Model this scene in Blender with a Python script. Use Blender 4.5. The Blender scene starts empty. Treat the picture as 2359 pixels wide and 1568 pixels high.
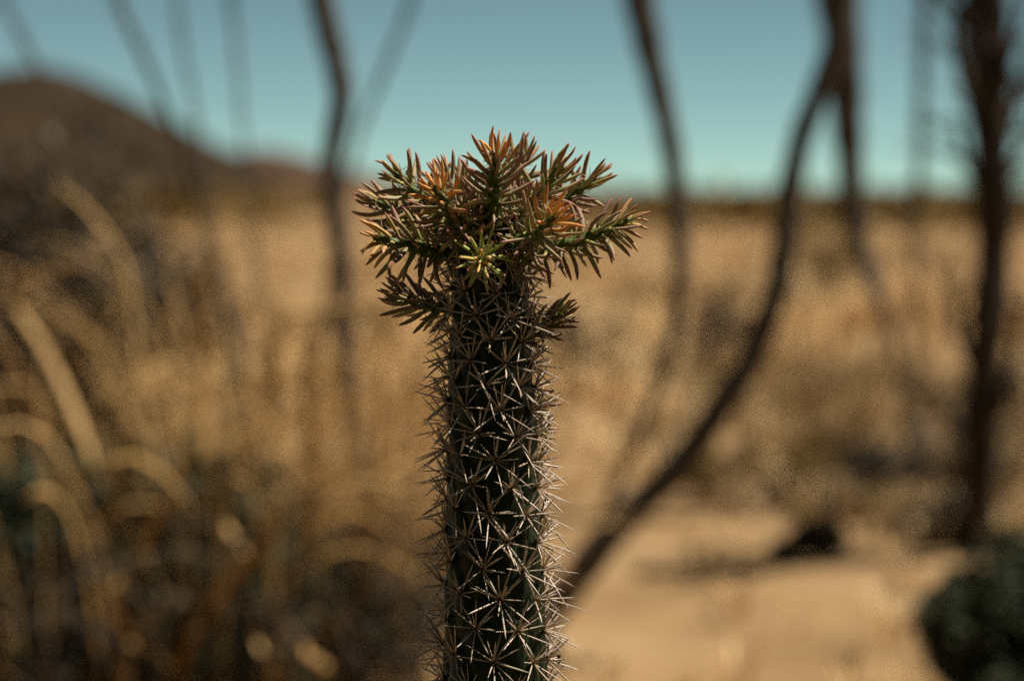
import bpy, math, random
import numpy as np
from mathutils import Vector, Matrix, Quaternion

random.seed(11)
RNG = np.random.default_rng(11)
scene = bpy.context.scene
COL = scene.collection

# ------------------------------------------------------------------ camera
CAM_H = 0.80
FOC = 85.0
WID = 36.0 / FOC                      # frame width at unit distance
HGT = WID * 680 / 1024
PITCH = math.atan((0.5 - 0.277) * HGT)
YC = 1.05                             # distance of the cholla
cam_data = bpy.data.cameras.new('camera')
cam = bpy.data.objects.new('camera', cam_data)
COL.objects.link(cam)
cam.location = (0, 0, CAM_H)
cam.rotation_euler = (math.pi / 2 - PITCH, 0, 0)
cam_data.lens = FOC
cam_data.sensor_width = 36
cam_data.clip_start = 0.05
cam_data.clip_end = 30000
cam_data.dof.use_dof = True
cam_data.dof.focus_distance = YC - 0.012
cam_data.dof.aperture_fstop = 5.3
scene.camera = cam

# ------------------------------------------------------------------ sky and sun
SUN_DIR = Vector((0.44, 0.07, 0.89)).normalized()
world = bpy.data.worlds.new('World')
scene.world = world
world.use_nodes = True
wn = world.node_tree
wn.nodes.clear()
w_out = wn.nodes.new('ShaderNodeOutputWorld')
w_bg = wn.nodes.new('ShaderNodeBackground')
w_sky = wn.nodes.new('ShaderNodeTexSky')
w_sky.sky_type = 'NISHITA'
w_sky.sun_disc = False
w_sky.sun_elevation = math.asin(SUN_DIR.z)
w_sky.sun_rotation = math.atan2(SUN_DIR.x, SUN_DIR.y)
w_sky.altitude = 1400
w_sky.air_density = 0.3
w_sky.dust_density = 0.0
w_sky.ozone_density = 1.0
w_mul = wn.nodes.new('ShaderNodeMix')
w_mul.data_type = 'RGBA'
w_mul.blend_type = 'MULTIPLY'
w_mul.inputs[0].default_value = 1.0
w_mul.inputs[7].default_value = (0.93, 1.0, 0.63, 1)   # slightly warm, teal-graded air
wn.links.new(w_sky.outputs[0], w_mul.inputs[6])
wn.links.new(w_mul.outputs[2], w_bg.inputs[0])
w_bg.inputs[1].default_value = 0.066
wn.links.new(w_bg.outputs[0], w_out.inputs[0])

sun_data = bpy.data.lights.new('sun', 'SUN')
sun_data.energy = 5.0
sun_data.angle = math.radians(0.53)
sun_data.color = (1.0, 0.93, 0.82)
sun = bpy.data.objects.new('sun', sun_data)
COL.objects.link(sun)
sun.rotation_euler = SUN_DIR.to_track_quat('Z', 'Y').to_euler()
sun.location = SUN_DIR * 50

scene.view_settings.view_transform = 'Standard'
scene.view_settings.look = 'None'
scene.view_settings.gamma = 1.0
scene.view_settings.exposure = 0.88
scene.view_settings.use_curve_mapping = False
scene.render.engine = 'CYCLES'
scene.cycles.max_bounces = 5
scene.cycles.diffuse_bounces = 2
scene.cycles.glossy_bounces = 2
scene.cycles.transmission_bounces = 3
scene.cycles.transparent_max_bounces = 4
scene.cycles.caustics_reflective = False
scene.cycles.caustics_refractive = False
scene.cycles.use_denoising = False      # the photograph is grainy too
scene.cycles.sample_clamp_indirect = 4.0
scene.cycles.sample_clamp_direct = 12.0

# ------------------------------------------------------------------ helpers
FWD = Vector((0, math.cos(PITCH), -math.sin(PITCH)))
UPV = Vector((0, math.sin(PITCH), math.cos(PITCH)))
CAMP = Vector((0, 0, CAM_H))


def W(px, py, y):
    """survey point (2359 x 1568 sheet) on the upright plane at distance y"""
    d = FWD + Vector((1, 0, 0)) * ((px / 2359 - 0.5) * WID) + UPV * ((0.5 - py / 1568) * HGT)
    return CAMP + d * (y / d.y)


def G(px, py):
    """ground point seen at a survey point"""
    d = FWD + Vector((1, 0, 0)) * ((px / 2359 - 0.5) * WID) + UPV * ((0.5 - py / 1568) * HGT)
    return CAMP + d * (-CAM_H / d.z)


MM = 0.001
PX = (WID * YC) / 2359                # metres per survey unit at the cholla

WM = {}


def link(name, data, parent=None, world=None):
    o = bpy.data.objects.new(name, data)
    COL.objects.link(o)
    world = world if world is not None else Matrix.Identity(4)
    if parent is not None:
        o.parent = parent
        o.matrix_basis = WM[parent.name].inverted() @ world
    else:
        o.matrix_basis = world
    WM[o.name] = world
    return o


def thing(name, loc, label, cat, group=None):
    o = link(name, None, None, Matrix.Translation(Vector(loc)))
    o.empty_display_size = 0.02
    tag(o, label, cat, group)
    return o


def tag(o, label=None, cat=None, group=None, kind=None):
    if label: o['label'] = label
    if cat: o['category'] = cat
    if group: o['group'] = group
    if kind: o['kind'] = kind
    return o


def tri_mesh(name, verts, tris, mats, smooth=True, attrs=None, mat_idx=None):
    verts = np.asarray(verts, dtype=np.float32)
    tris = np.asarray(tris, dtype=np.int32)
    me = bpy.data.meshes.new(name)
    me.vertices.add(len(verts))
    me.vertices.foreach_set('co', verts.ravel())
    n = len(tris)
    me.loops.add(n * 3)
    me.loops.foreach_set('vertex_index', tris.ravel())
    me.polygons.add(n)
    me.polygons.foreach_set('loop_start', np.arange(0, n * 3, 3, dtype=np.int32))
    me.polygons.foreach_set('loop_total', np.full(n, 3, dtype=np.int32))
    if not isinstance(mats, (list, tuple)):
        mats = [mats]
    for m in mats:
        me.materials.append(m)
    if mat_idx is not None:
        me.polygons.foreach_set('material_index', np.asarray(mat_idx, dtype=np.int32))
    me.polygons.foreach_set('use_smooth', np.full(n, bool(smooth)))
    for k, v in (attrs or {}).items():
        a = me.attributes.new(k, 'FLOAT', 'POINT')
        a.data.foreach_set('value', np.asarray(v, dtype=np.float32))
    me.update()
    me.validate()
    return me


def part(name, verts, tris, mat, parent, origin, smooth=True, attrs=None, mat_idx=None, kind=None):
    v = np.asarray(verts, dtype=np.float64) - np.asarray(origin)
    me = tri_mesh(name, v, tris, mat, smooth, attrs, mat_idx)
    o = link(name, me, parent, Matrix.Translation(Vector(origin)))
    if kind:
        o['kind'] = kind
    return o


def crom(pts, n):
    """Catmull-Rom through pts, n samples"""
    P = np.array([list(p) for p in pts], dtype=float)
    P = np.vstack([2 * P[0] - P[1], P, 2 * P[-1] - P[-2]])
    out = []
    m = len(P) - 3
    for i in range(n):
        u = i / (n - 1) * m
        k = min(int(u), m - 1)
        t = u - k
        p0, p1, p2, p3 = P[k:k + 4]
        out.append(0.5 * (2 * p1 + (p2 - p0) * t + (2 * p0 - 5 * p1 + 4 * p2 - p3) * t * t
                          + (3 * p1 - p0 - 3 * p2 + p3) * t ** 3))
    return np.array(out)


def frames(P):
    T = np.gradient(P, axis=0)
    T /= np.linalg.norm(T, axis=1)[:, None] + 1e-12
    ref = np.array([0.0, 0, 1]) if abs(T[0][2]) < 0.9 else np.array([1.0, 0, 0])
    N = []
    n = np.cross(T[0], ref)
    n /= np.linalg.norm(n)
    for t in T:
        n = n - t * np.dot(n, t)
        n /= np.linalg.norm(n) + 1e-12
        N.append(n.copy())
    N = np.array(N)
    B = np.cross(T, N)
    return T, N, B


def tube(P, R, sides=6, flat=1.0, rfun=None, roll=0.0):
    """closed tapering tube; R radius per ring, flat squashes the second axis"""
    P = np.asarray(P, float)
    n = len(P)
    T, N, B = frames(P)
    a = np.arange(sides) * 2 * math.pi / sides + roll
    c, s = np.cos(a), np.sin(a)
    RR = np.asarray(R, float)[:, None] * np.ones(sides)[None, :]
    if rfun is not None:
        RR = RR * rfun(np.arange(n)[:, None] / (n - 1), a[None, :])
    V = P[:, None, :] + RR[:, :, None] * (c[None, :, None] * N[:, None, :] + flat * s[None, :, None] * B[:, None, :])
    V = V.reshape(-1, 3)
    t = np.repeat(np.arange(n) / (n - 1), sides)
    tris = []
    for i in range(n - 1):
        for j in range(sides):
            p, q = i * sides + j, i * sides + (j + 1) % sides
            tris.append((p, q, q + sides))
            tris.append((p, q + sides, p + sides))
    V = np.vstack([V, P[0], P[-1]])
    t = np.append(t, [0, 1])
    b0, b1 = n * sides, n * sides + 1
    for j in range(sides):
        tris.append((b0, (j + 1) % sides, j))
        tris.append((b1, (n - 1) * sides + j, (n - 1) * sides + (j + 1) % sides))
    return V, np.array(tris, dtype=np.int32), t


class Mass:
    """many small pieces gathered into one mesh"""
    def __init__(self):
        self.v, self.f, self.a, self.m, self.n = [], [], {}, [], 0

    def add(self, V, F, mi=0, **attrs):
        self.v.append(np.asarray(V, np.float32))
        self.f.append(np.asarray(F, np.int32) + self.n)
        self.m.append(np.full(len(F), mi))
        for k, x in attrs.items():
            self.a.setdefault(k, []).append(np.broadcast_to(np.asarray(x, np.float32), (len(V),)))
        self.n += len(V)

    def build(self, name, mats, parent, origin, smooth=True, kind='stuff'):
        if not self.v:
            return None
        return part(name, np.vstack(self.v), np.vstack(self.f), mats, parent, origin, smooth,
                    {k: np.concatenate(x) for k, x in self.a.items()}, np.concatenate(self.m), kind)


# ------------------------------------------------------------------ materials
class NT:
    def __init__(self, name):
        self.m = bpy.data.materials.new(name)
        self.m.use_nodes = True
        self.t = self.m.node_tree
        self.t.nodes.clear()
        self.out = self.t.nodes.new('ShaderNodeOutputMaterial')

    def n(self, kind, **kw):
        x = self.t.nodes.new(kind)
        for k, v in kw.items():
            setattr(x, k, v)
        return x

    def l(self, a, b):
        self.t.links.new(a, b)

    def attr(self, name):
        return self.n('ShaderNodeAttribute', attribute_name=name).outputs['Fac']

    def rnd(self):
        a = self.n('ShaderNodeMath', operation='ADD')
        self.l(self.attr('rnd'), a.inputs[0])
        self.l(self.n('ShaderNodeObjectInfo').outputs['Random'], a.inputs[1])
        f = self.n('ShaderNodeMath', operation='FRACT')
        self.l(a.outputs[0], f.inputs[0])
        return f.outputs[0]

    def ramp(self, fac, stops):
        r = self.n('ShaderNodeValToRGB')
        e = r.color_ramp.elements
        while len(e) < len(stops):
            e.new(0.5)
        for i, (p, c) in enumerate(stops):
            e[i].position = p
            e[i].color = (*c, 1)
        if fac is not None:
            self.l(fac, r.inputs[0])
        return r.outputs[0]

    def mix(self, fac, a, b, mode='MIX'):
        x = self.n('ShaderNodeMix', data_type='RGBA', blend_type=mode)
        for sock, val in ((x.inputs[0], fac), (x.inputs[6], a), (x.inputs[7], b)):
            if hasattr(val, 'is_linked'):
                self.l(val, sock)
            elif isinstance(val, (int, float)):
                sock.default_value = val
            else:
                sock.default_value = (*val, 1)
        return x.outputs[2]

    def noise(self, scale, detail=4, rough=0.55, coord='Object', dist=0.0, stretch=None):
        tc = self.n('ShaderNodeTexCoord')
        nz = self.n('ShaderNodeTexNoise')
        nz.inputs['Scale'].default_value = scale
        nz.inputs['Detail'].default_value = detail
        nz.inputs['Roughness'].default_value = rough
        nz.inputs['Distortion'].default_value = dist
        src = tc.outputs[coord]
        if stretch:
            mp = self.n('ShaderNodeMapping')
            mp.inputs['Scale'].default_value = stretch
            self.l(src, mp.inputs[0])
            src = mp.outputs[0]
        self.l(src, nz.inputs['Vector'])
        return nz.outputs['Fac']

    def math(self, op, a, b=None):
        x = self.n('ShaderNodeMath', operation=op)
        for sock, val in ((x.inputs[0], a), (x.inputs[1], b)):
            if val is None:
                continue
            if hasattr(val, 'is_linked'):
                self.l(val, sock)
            else:
                sock.default_value = val
        return x.outputs[0]

    def finish(self, color, rough=0.6, spec=0.3, translucent=0.0, bump=None, bump_d=0.0002, bump_s=0.5, trans_col=None):
        p = self.n('ShaderNodeBsdfPrincipled')
        if hasattr(color, 'is_linked'):
            self.l(color, p.inputs['Base Color'])
        else:
            p.inputs['Base Color'].default_value = (*color, 1)
        if hasattr(rough, 'is_linked'):
            self.l(rough, p.inputs['Roughness'])
        else:
            p.inputs['Roughness'].default_value = rough
        p.inputs['Specular IOR Level'].default_value = spec
        if bump is not None:
            b = self.n('ShaderNodeBump')
            b.inputs['Strength'].default_value = bump_s
            b.inputs['Distance'].default_value = bump_d
            self.l(bump, b.inputs['Height'])
            self.l(b.outputs[0], p.inputs['Normal'])
        sh = p.outputs[0]
        if translucent > 0:
            tr = self.n('ShaderNodeBsdfTranslucent')
            c = trans_col if trans_col is not None else color
            if hasattr(c, 'is_linked'):
                self.l(c, tr.inputs[0])
            else:
                tr.inputs[0].default_value = (*c, 1)
            mx = self.n('ShaderNodeMixShader')
            mx.inputs[0].default_value = translucent
            self.l(sh, mx.inputs[1])
            self.l(tr.outputs[0], mx.inputs[2])
            sh = mx.outputs[0]
        self.l(sh, self.out.inputs['Surface'])
        return self.m


def make_leaf_mat():
    k = NT('cholla_leaf')
    t = k.attr('t')
    yg = k.attr('yg')
    rnd = k.rnd()
    mature = k.ramp(t, [(0.0, (0.1427, 0.1446, 0.0278)), (0.18, (0.1855, 0.1446, 0.0500)), (0.55, (0.2710, 0.1505, 0.0944)),
                        (0.86, (0.2853, 0.1024, 0.0777)), (0.95, (0.3138, 0.0361, 0.0556)), (1.0, (0.1427, 0.0144, 0.0288))])
    green = k.ramp(t, [(0.0, (0.3248, 0.4222, 0.0731)), (0.6, (0.3573, 0.4060, 0.0974)), (0.85, (0.4872, 0.3248, 0.1137)),
                       (0.93, (0.6821, 0.1462, 0.0731)), (1.0, (0.4547, 0.0487, 0.0487))])
    young = k.ramp(t, [(0.0, (0.50, 0.34, 0.06)), (0.35, (0.72, 0.36, 0.06)), (0.8, (0.76, 0.29, 0.055)),
                       (1.0, (0.60, 0.12, 0.07))])
    c = k.mix(k.math('MULTIPLY', k.math('POWER', rnd, 2.0), 0.55), mature, green)
    c = k.mix(k.attr('gr'), c, green)
    c = k.mix(yg, c, young)
    # fine chalky bloom on the skin
    nz = k.noise(2600, 2, 0.6, 'Object')
    bloom = k.ramp(nz, [(0.50, (0, 0, 0)), (0.66, (1, 1, 1))])
    c = k.mix(k.math('MULTIPLY', bloom, 0.24), c, (0.56, 0.46, 0.38))
    pale = k.noise(300, 2, 0.5, 'Object')
    c = k.mix(k.math('MULTIPLY', pale, 0.12), c, (0.46, 0.38, 0.31))
    return k.finish(c, 0.52, 0.20, 0.12, nz, 0.00012, 0.5)


def make_branch_mat():
    k = NT('branchlet_skin')
    nz = k.noise(700, 3)
    c = k.ramp(nz, [(0.3, (0.030, 0.052, 0.008)), (0.6, (0.075, 0.115, 0.016)), (0.8, (0.15, 0.17, 0.035))])
    return k.finish(c, 0.55, 0.25, 0.04, nz, 0.0003, 0.4)


def make_stem_mat():
    k = NT('stem_skin')
    st = k.noise(420, 3, 0.6, 'Object', 0.3, (1, 1, 0.07))
    big = k.noise(45, 3, 0.6)
    c = k.ramp(st, [(0.30, (0.0063, 0.0117, 0.0040)), (0.52, (0.0126, 0.0225, 0.0077)), (0.66, (0.0248, 0.0382, 0.0135)), (0.8, (0.0495, 0.0630, 0.0270))])
    c = k.mix(k.math('MULTIPLY', big, 0.55), c, (0.0072, 0.0126, 0.0049))
    return k.finish(c, 0.50, 0.16, 0, st, 0.0005, 0.45)


def make_spine_mat(name, base, mid, tip, trans):
    k = NT(name)
    t = k.attr('t')
    c = k.ramp(t, [(0.0, base), (0.16, mid), (0.75, tip), (1.0, tuple(x * 0.75 for x in tip))])
    rn = k.rnd()
    c = k.mix(k.math('MULTIPLY', rn, 0.5), c, tuple(x * 0.6 for x in mid))
    return k.finish(c, 0.42, 0.4, trans)


def make_wool_mat(name, a, b):
    k = NT(name)
    nz = k.noise(1800, 3)
    return k.finish(k.ramp(nz, [(0.35, a), (0.7, b)]), 0.95, 0.05, 0, nz, 0.0004, 0.8)


def make_blade_mat(name, stops, dark, trans):
    k = NT(name)
    rn = k.rnd()
    c = k.ramp(rn, stops)
    nz = k.noise(25, 3, 0.6)
    c = k.mix(k.ramp(nz, [(0.45, (0, 0, 0)), (0.75, (0.7, 0.7, 0.7))]), c, dark)
    return k.finish(c, 0.65, 0.2, trans)


def make_ground_mat():
    k = NT('desert_ground')
    a = k.noise(0.9, 6, 0.62)
    b = k.noise(6.0, 5, 0.6)
    far = k.noise(0.020, 6, 0.6, stretch=(1, 0.35, 1))
    c = k.ramp(a, [(0.32, (0.1386, 0.0832, 0.0378)), (0.50, (0.2268, 0.1436, 0.0693)), (0.66, (0.2835, 0.1890, 0.1040))])
    c = k.mix(k.ramp(b, [(0.42, (0, 0, 0)), (0.66, (0.4725, 0.4725, 0.4725))]), c, (0.1386, 0.0851, 0.0365))
    c = k.mix(k.ramp(far, [(0.46, (0, 0, 0)), (0.66, (0.4410, 0.4410, 0.4410))]), c, (0.1197, 0.0725, 0.0265))
    return k.finish(c, 0.95, 0.05, 0, b, 0.05, 0.6)


def make_hill_mat(name, stops):
    k = NT(name)
    a = k.noise(0.012, 7, 0.65)
    return k.finish(k.ramp(a, stops), 0.95, 0.03, 0, a, 8.0, 0.6)


def make_bark_mat(name, a, b):
    k = NT(name)
    nz = k.noise(60, 4, 0.65, 'Object', 0.4, (1, 1, 0.25))
    return k.finish(k.ramp(nz, [(0.35, a), (0.65, b)]), 0.85, 0.15, 0, nz, 0.003, 0.7)


def make_foliage_mat(name, stops, trans=0.15):
    k = NT(name)
    return k.finish(k.ramp(k.rnd(), stops), 0.6, 0.2, trans)


M = {
    'leaf': make_leaf_mat(),
    'branch': make_branch_mat(),
    'stem': make_stem_mat(),
    'spine': make_spine_mat('sheathed_spine', (0.22, 0.095, 0.034), (0.50, 0.36, 0.23), (0.68, 0.58, 0.47), 0.15),
    'hair': make_spine_mat('needle_spine', (0.45, 0.36, 0.10), (0.50, 0.41, 0.17), (0.52, 0.44, 0.30), 0.2),
    'wool': make_wool_mat('areole_felt', (0.030, 0.015, 0.007), (0.15, 0.075, 0.028)),
    'wool_pale': make_wool_mat('areole_felt_pale', (0.30, 0.23, 0.07), (0.55, 0.45, 0.18)),
    'straw': make_blade_mat('dry_grass_blade', [(0.0, (0.4206, 0.2395, 0.0822)), (0.35, (0.5352, 0.3271, 0.1161)), (0.7, (0.6372, 0.4206, 0.1838)), (1.0, (0.5862, 0.3505, 0.0968))],
                            (0.2549, 0.1343, 0.0387), 0.30),
    'shade_thatch': make_blade_mat('shade_dark_old_blade', [(0.0, (0.0155, 0.0105, 0.0056)), (0.5, (0.0310, 0.0211, 0.0099)), (1.0, (0.0744, 0.0484, 0.0211))],  # old dead blades, toned darker to stand for shade inside the clump
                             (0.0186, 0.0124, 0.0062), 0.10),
    'field': make_blade_mat('plain_grass_blade', [(0.0, (0.1684, 0.1178, 0.0472)), (0.28, (0.3367, 0.2105, 0.0841)), (0.5, (0.6061, 0.3788, 0.1600)), (0.75, (0.7745, 0.5219, 0.2525)), (1.0, (0.8000, 0.6229, 0.3535))],
                            (0.3704, 0.2189, 0.0841), 0.25),
    'ground': make_ground_mat(),
    'hill': make_hill_mat('hill_rock', [(0.3, (0.0179, 0.0124, 0.0069)), (0.55, (0.0272, 0.0173, 0.0099)), (0.75, (0.0371, 0.0248, 0.0149))]),
    'ridge': make_hill_mat('ridge_rock', [(0.3, (0.0495, 0.0287, 0.0188)), (0.7, (0.0743, 0.0421, 0.0272))]),
    'wand': make_bark_mat('wand_bark', (0.0390, 0.0323, 0.0251), (0.0947, 0.0753, 0.0557)),
    'trunk': make_bark_mat('tree_bark', (0.0157, 0.0112, 0.0078), (0.0474, 0.0323, 0.0200)),
    'dark_leaf': make_foliage_mat('dark_evergreen_leaf', [(0.0, (0.012, 0.018, 0.008)), (0.6, (0.028, 0.036, 0.014)), (1.0, (0.055, 0.060, 0.022))], 0.05),
    'olive_leaf': make_foliage_mat('olive_leaf', [(0.0, (0.08, 0.048, 0.011)), (0.6, (0.15, 0.088, 0.019)), (1.0, (0.23, 0.14, 0.035))]),
    'grey_leaf': make_foliage_mat('grey_brown_leaf', [(0.0, (0.030, 0.022, 0.013)), (0.6, (0.065, 0.047, 0.028)), (1.0, (0.12, 0.088, 0.052))]),
}


def plain(name, col, rough, spec=0.5):
    return NT(name).finish(col, rough, spec)


# ------------------------------------------------------------------ ground, hills
def build_ground():
    rad = [0.0, 0.4, 0.8, 1.2, 1.7, 2.3, 3, 4, 5, 6.5, 8.5, 11, 15, 20, 28, 40, 60, 90, 140, 220, 350, 600, 1000, 1700, 3000, 6000, 12000]
    ns = 96
    V, F = [(0, 0, 0)], []
    for i, r in enumerate(rad[1:]):
        for j in range(ns):
            a = 2 * math.pi * j / ns
            x, y = r * math.cos(a), r * math.sin(a)
            z = 0.0
            if 1.6 < r < 60:
                z = 0.02 * math.sin(x * 1.3 + 1.7) * math.cos(y * 0.9) + 0.015 * math.sin(x * 3.1 + y * 2.2)
                z *= min(1, (r - 1.6))
            V.append((x, y, z))
    for j in range(ns):
        F.append((0, 1 + j, 1 + (j + 1) % ns))
    for i in range(len(rad) - 2):
        for j in range(ns):
            p, q = 1 + i * ns + j, 1 + i * ns + (j + 1) % ns
            F += [(p, p + ns, q + ns), (p, q + ns, q)]
    o = part('ground', V, F, M['ground'], None, (0, 0, 0))
    tag(o, 'sunlit tan desert ground reaching to the horizon', 'ground', None, 'structure')


def build_hill(name, crest, y, depth, mat, label, rough):
    """real relief: a crest line of (px, py) at distance y, falling away to both sides"""
    cx = np.array([c[0] for c in crest], float)
    cy = np.array([c[1] for c in crest], float)
    nx, ny = 150, 26
    xs = np.linspace(cx[0], cx[-1], nx)
    hs = np.interp(xs, cx, cy)
    for _ in range(6):
        hs[1:-1] = 0.25 * hs[:-2] + 0.5 * hs[1:-1] + 0.25 * hs[2:]
    V, F = [], []
    ph = RNG.uniform(0, 6, 8)
    for i in range(nx):
        p = W(xs[i], hs[i], y)
        for j in range(ny):
            s = -1 + 2 * j / (ny - 1)
            f = (math.cos(s * math.pi) * 0.5 + 0.5) ** 0.85
            gully = 1 + rough * (1 - f) * (math.sin(i * 0.35 + ph[0]) + 0.6 * math.sin(i * 0.83 + ph[1] + s * 3))
            V.append((p.x * (1 + s * depth / y * 0.2), y + s * depth, max(p.z, 0.2) * f * max(gully, 0.2) - 1.0))
    for i in range(nx - 1):
        for j in range(ny - 1):
            a = i * ny + j
            F += [(a, a + ny, a + ny + 1), (a, a + ny + 1, a + 1)]
    o = part(name, V, F, M[mat], None, (0, y, 0))
    tag(o, label, 'hill', None, 'structure')


build_ground()
build_hill('hill', [(-900, 430), (-700, 360), (-420, 300), (-200, 215), (-60, 185), (30, 160), (95, 150), (160, 160), (240, 195), (330, 240), (420, 292), (520, 342), (640, 395), (760, 432), (860, 440)],
           2100, 700, 'hill', 'dark brown rounded hill rising on the horizon', 0.25)
build_hill('hill_ridge', [(330, 440), (420, 400), (500, 362), (570, 346), (620, 340), (680, 352), (760, 378), (850, 398), (950, 425), (1040, 438)],
           3300, 700, 'ridge', 'low reddish ridge beside the dark hill', 0.2)

# ------------------------------------------------------------------ the cholla
K0 = -45
KT = [-60, -45, -30, -15, 0, 15, 30, 45, 60, 75]
KY = [490, 575, 674, 777, 879, 989, 1106, 1229, 1358, 1500]


def k_to_py(k):
    k = np.asarray(k, float)
    return np.where(k <= 75, np.interp(k, KT, KY), 1500 + (k - 75) * 9.9)


def py_to_k(py):
    return np.where(py <= 1500, np.interp(py, KY, KT), 75 + (py - 1500) / 9.9)


PY_GROUND = 435 + CAM_H / PX


def stem_r(py):
    return np.interp(py, [440, 500, 560, 640, 700, 880, 1000, 1250, 1500, 2200, 4700], [30, 62, 78, 87, 91, 101, 106, 114, 122, 134, 150]) * PX


def stem_cx(py):
    px = np.interp(py, [440, 640, 880, 1100, 1500, 2300, 4700], [1132, 1129, 1131, 1135, 1140, 1143, 1139])
    return (px / 2359 - 0.5) * WID * YC


def py_z(py):
    return CAM_H - (np.asarray(py, float) - 435.0) * PX


D_ANG, A0 = 47.45, -7.5


def bump_f(th, k):
    """tubercle relief in lattice space, th degrees, k row (arrays)"""
    out = np.zeros(np.broadcast(th, k).shape)
    base = np.floor(k)
    for dj in range(-16, 13):
        j = base + dj
        dth = (th - (A0 + D_ANG * j) + 180) % 360 - 180
        dk = k - (j + 2.6)
        q = (np.abs(dth) / 23.0) ** 2 + np.where(dk < 0, dk / 6.2, dk / 10.5) ** 2
        f = np.clip(1 - q, 0, 1) ** 0.75
        out = np.maximum(out, f)
    return out


CHOLLA_BASE = (float(stem_cx(4700)), YC, 0.0)
cholla = thing('cane_cholla', CHOLLA_BASE, 'upright spiny green cholla cactus with a leafy branched crown in sharp focus', 'cactus')


def stem_point(th_deg, py, r):
    a = math.radians(th_deg)
    return Vector((float(stem_cx(py)) + r * math.sin(a), YC - r * math.cos(a), float(py_z(py))))


def build_stem():
    na = 132
    pys = np.concatenate([np.arange(448, 1700, 3.6), np.arange(1700, PY_GROUND, 24), [PY_GROUND + 60]])
    th = np.arange(na) * 360 / na
    TH, PYY = np.meshgrid(th, pys)
    Kk = py_to_k(PYY)
    f = bump_f(TH, Kk)
    R = stem_r(PYY) * (0.83 + 0.17 * f)
    a = np.radians(TH)
    V = np.stack([stem_cx(PYY) + R * np.sin(a), YC - R * np.cos(a), py_z(PYY)], -1).reshape(-1, 3)
    n = len(pys)
    idx = np.arange(n * na).reshape(n, na)
    A, B = idx[:-1], np.roll(idx, -1, 1)[:-1]
    C, Dd = np.roll(idx, -1, 1)[1:], idx[1:]
    F = np.concatenate([np.stack([A, Dd, C], -1).reshape(-1, 3), np.stack([A, C, B], -1).reshape(-1, 3)])
    top = len(V)
    V = np.vstack([V, [float(stem_cx(440)), YC, float(py_z(436))]])
    F = np.vstack([F, [(top, idx[0, j], idx[0, (j + 1) % na]) for j in range(na)]])
    part('stem', V, F, M['stem'], cholla, CHOLLA_BASE)


build_stem()

# --- spine templates (unit length along z)
def spine_template(bend, rad_prof):
    ts = np.array([0, 0.10, 0.38, 0.70, 0.90, 1.0])
    P = np.stack([np.zeros(6), bend * ts * ts, ts], -1)
    return tube(P, rad_prof, 5, 0.8)


SPINE_T = [spine_template(b, p) for b, p in (
    (0.02, [.55, .72, 1.0, .82, .42, .05]), (-0.04, [.6, .9, 1.0, .7, .34, .04]), (0.06, [.5, .62, .88, 1.0, .5, .05]), (0.0, [.7, .85, .8, .6, .3, .03]))]
SPINE_ME = [tri_mesh('spine', V, F, M['spine'], True, {'t': t}) for V, F, t in SPINE_T]


def felt_mesh():
    m = Mass()
    # low felt pad
    rows, cols = 5, 10
    V, F = [], []
    for i in range(rows):
        ph = i / (rows - 1) * math.pi / 2
        for j in range(cols):
            a = j * 2 * math.pi / cols
            w = 1 + 0.22 * random.uniform(-1, 1)
            V.append((1.55 * MM * math.cos(ph) * math.cos(a) * w, 1.95 * MM * math.cos(ph) * math.sin(a) * w, 1.1 * MM * math.sin(ph) * w))
    for i in range(rows - 1):
        for j in range(cols):
            p, q = i * cols + j, i * cols + (j + 1) % cols
            F += [(p, q, q + cols), (p, q + cols, p + cols)]
    m.add(V, F)
    for _ in range(42):           # tuft of bristles on the upper rim
        x, y = random.uniform(-1.3, 1.3) * MM, random.uniform(-0.6, 1.9) * MM
        d = Vector((x * 300 + random.uniform(-.3, .3), y * 320 + 0.35, 1.0 + random.uniform(-.2, .4))).normalized()
        L = random.uniform(0.9, 2.3) * MM
        s = d.orthogonal().normalized() * 0.055 * MM
        b = Vector((x, y, 0.4 * MM))
        u = d.cross(s).normalized() * 0.055 * MM
        m.add([b + s, b - s * .5 + u, b - s * .5 - u, b + d * L], [(0, 1, 3), (1, 2, 3), (2, 0, 3)])
    return tri_mesh('areole', np.vstack(m.v), np.vstack(m.f), M['wool'], True)


FELT = [felt_mesh() for _ in range(4)]


def basis(x, y, z, loc, sx, sy, sz):
    m = Matrix.Identity(4)
    for i in range(3):
        m[i][0], m[i][1], m[i][2], m[i][3] = x[i] * sx, y[i] * sy, z[i] * sz, loc[i]
    return m


spine_list = []      # (score, template, matrix, areole, rnd)
SPINE_PLAN = [       # (bearing: 0 up, + to the right, lift above skin, length mm)
    (-58, 34, 12.0), (-33, 38, 11.0), (-8, 40, 10.0), (18, 38, 11.5), (42, 34, 12.5), (68, 30, 11.5),
    (-88, 32, 12.5), (96, 32, 12.0), (-128, 30, 14.0), (132, 28, 14.5), (172, 26, 14.0), (-160, 52, 11.0), (20, 66, 8.0)]


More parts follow.
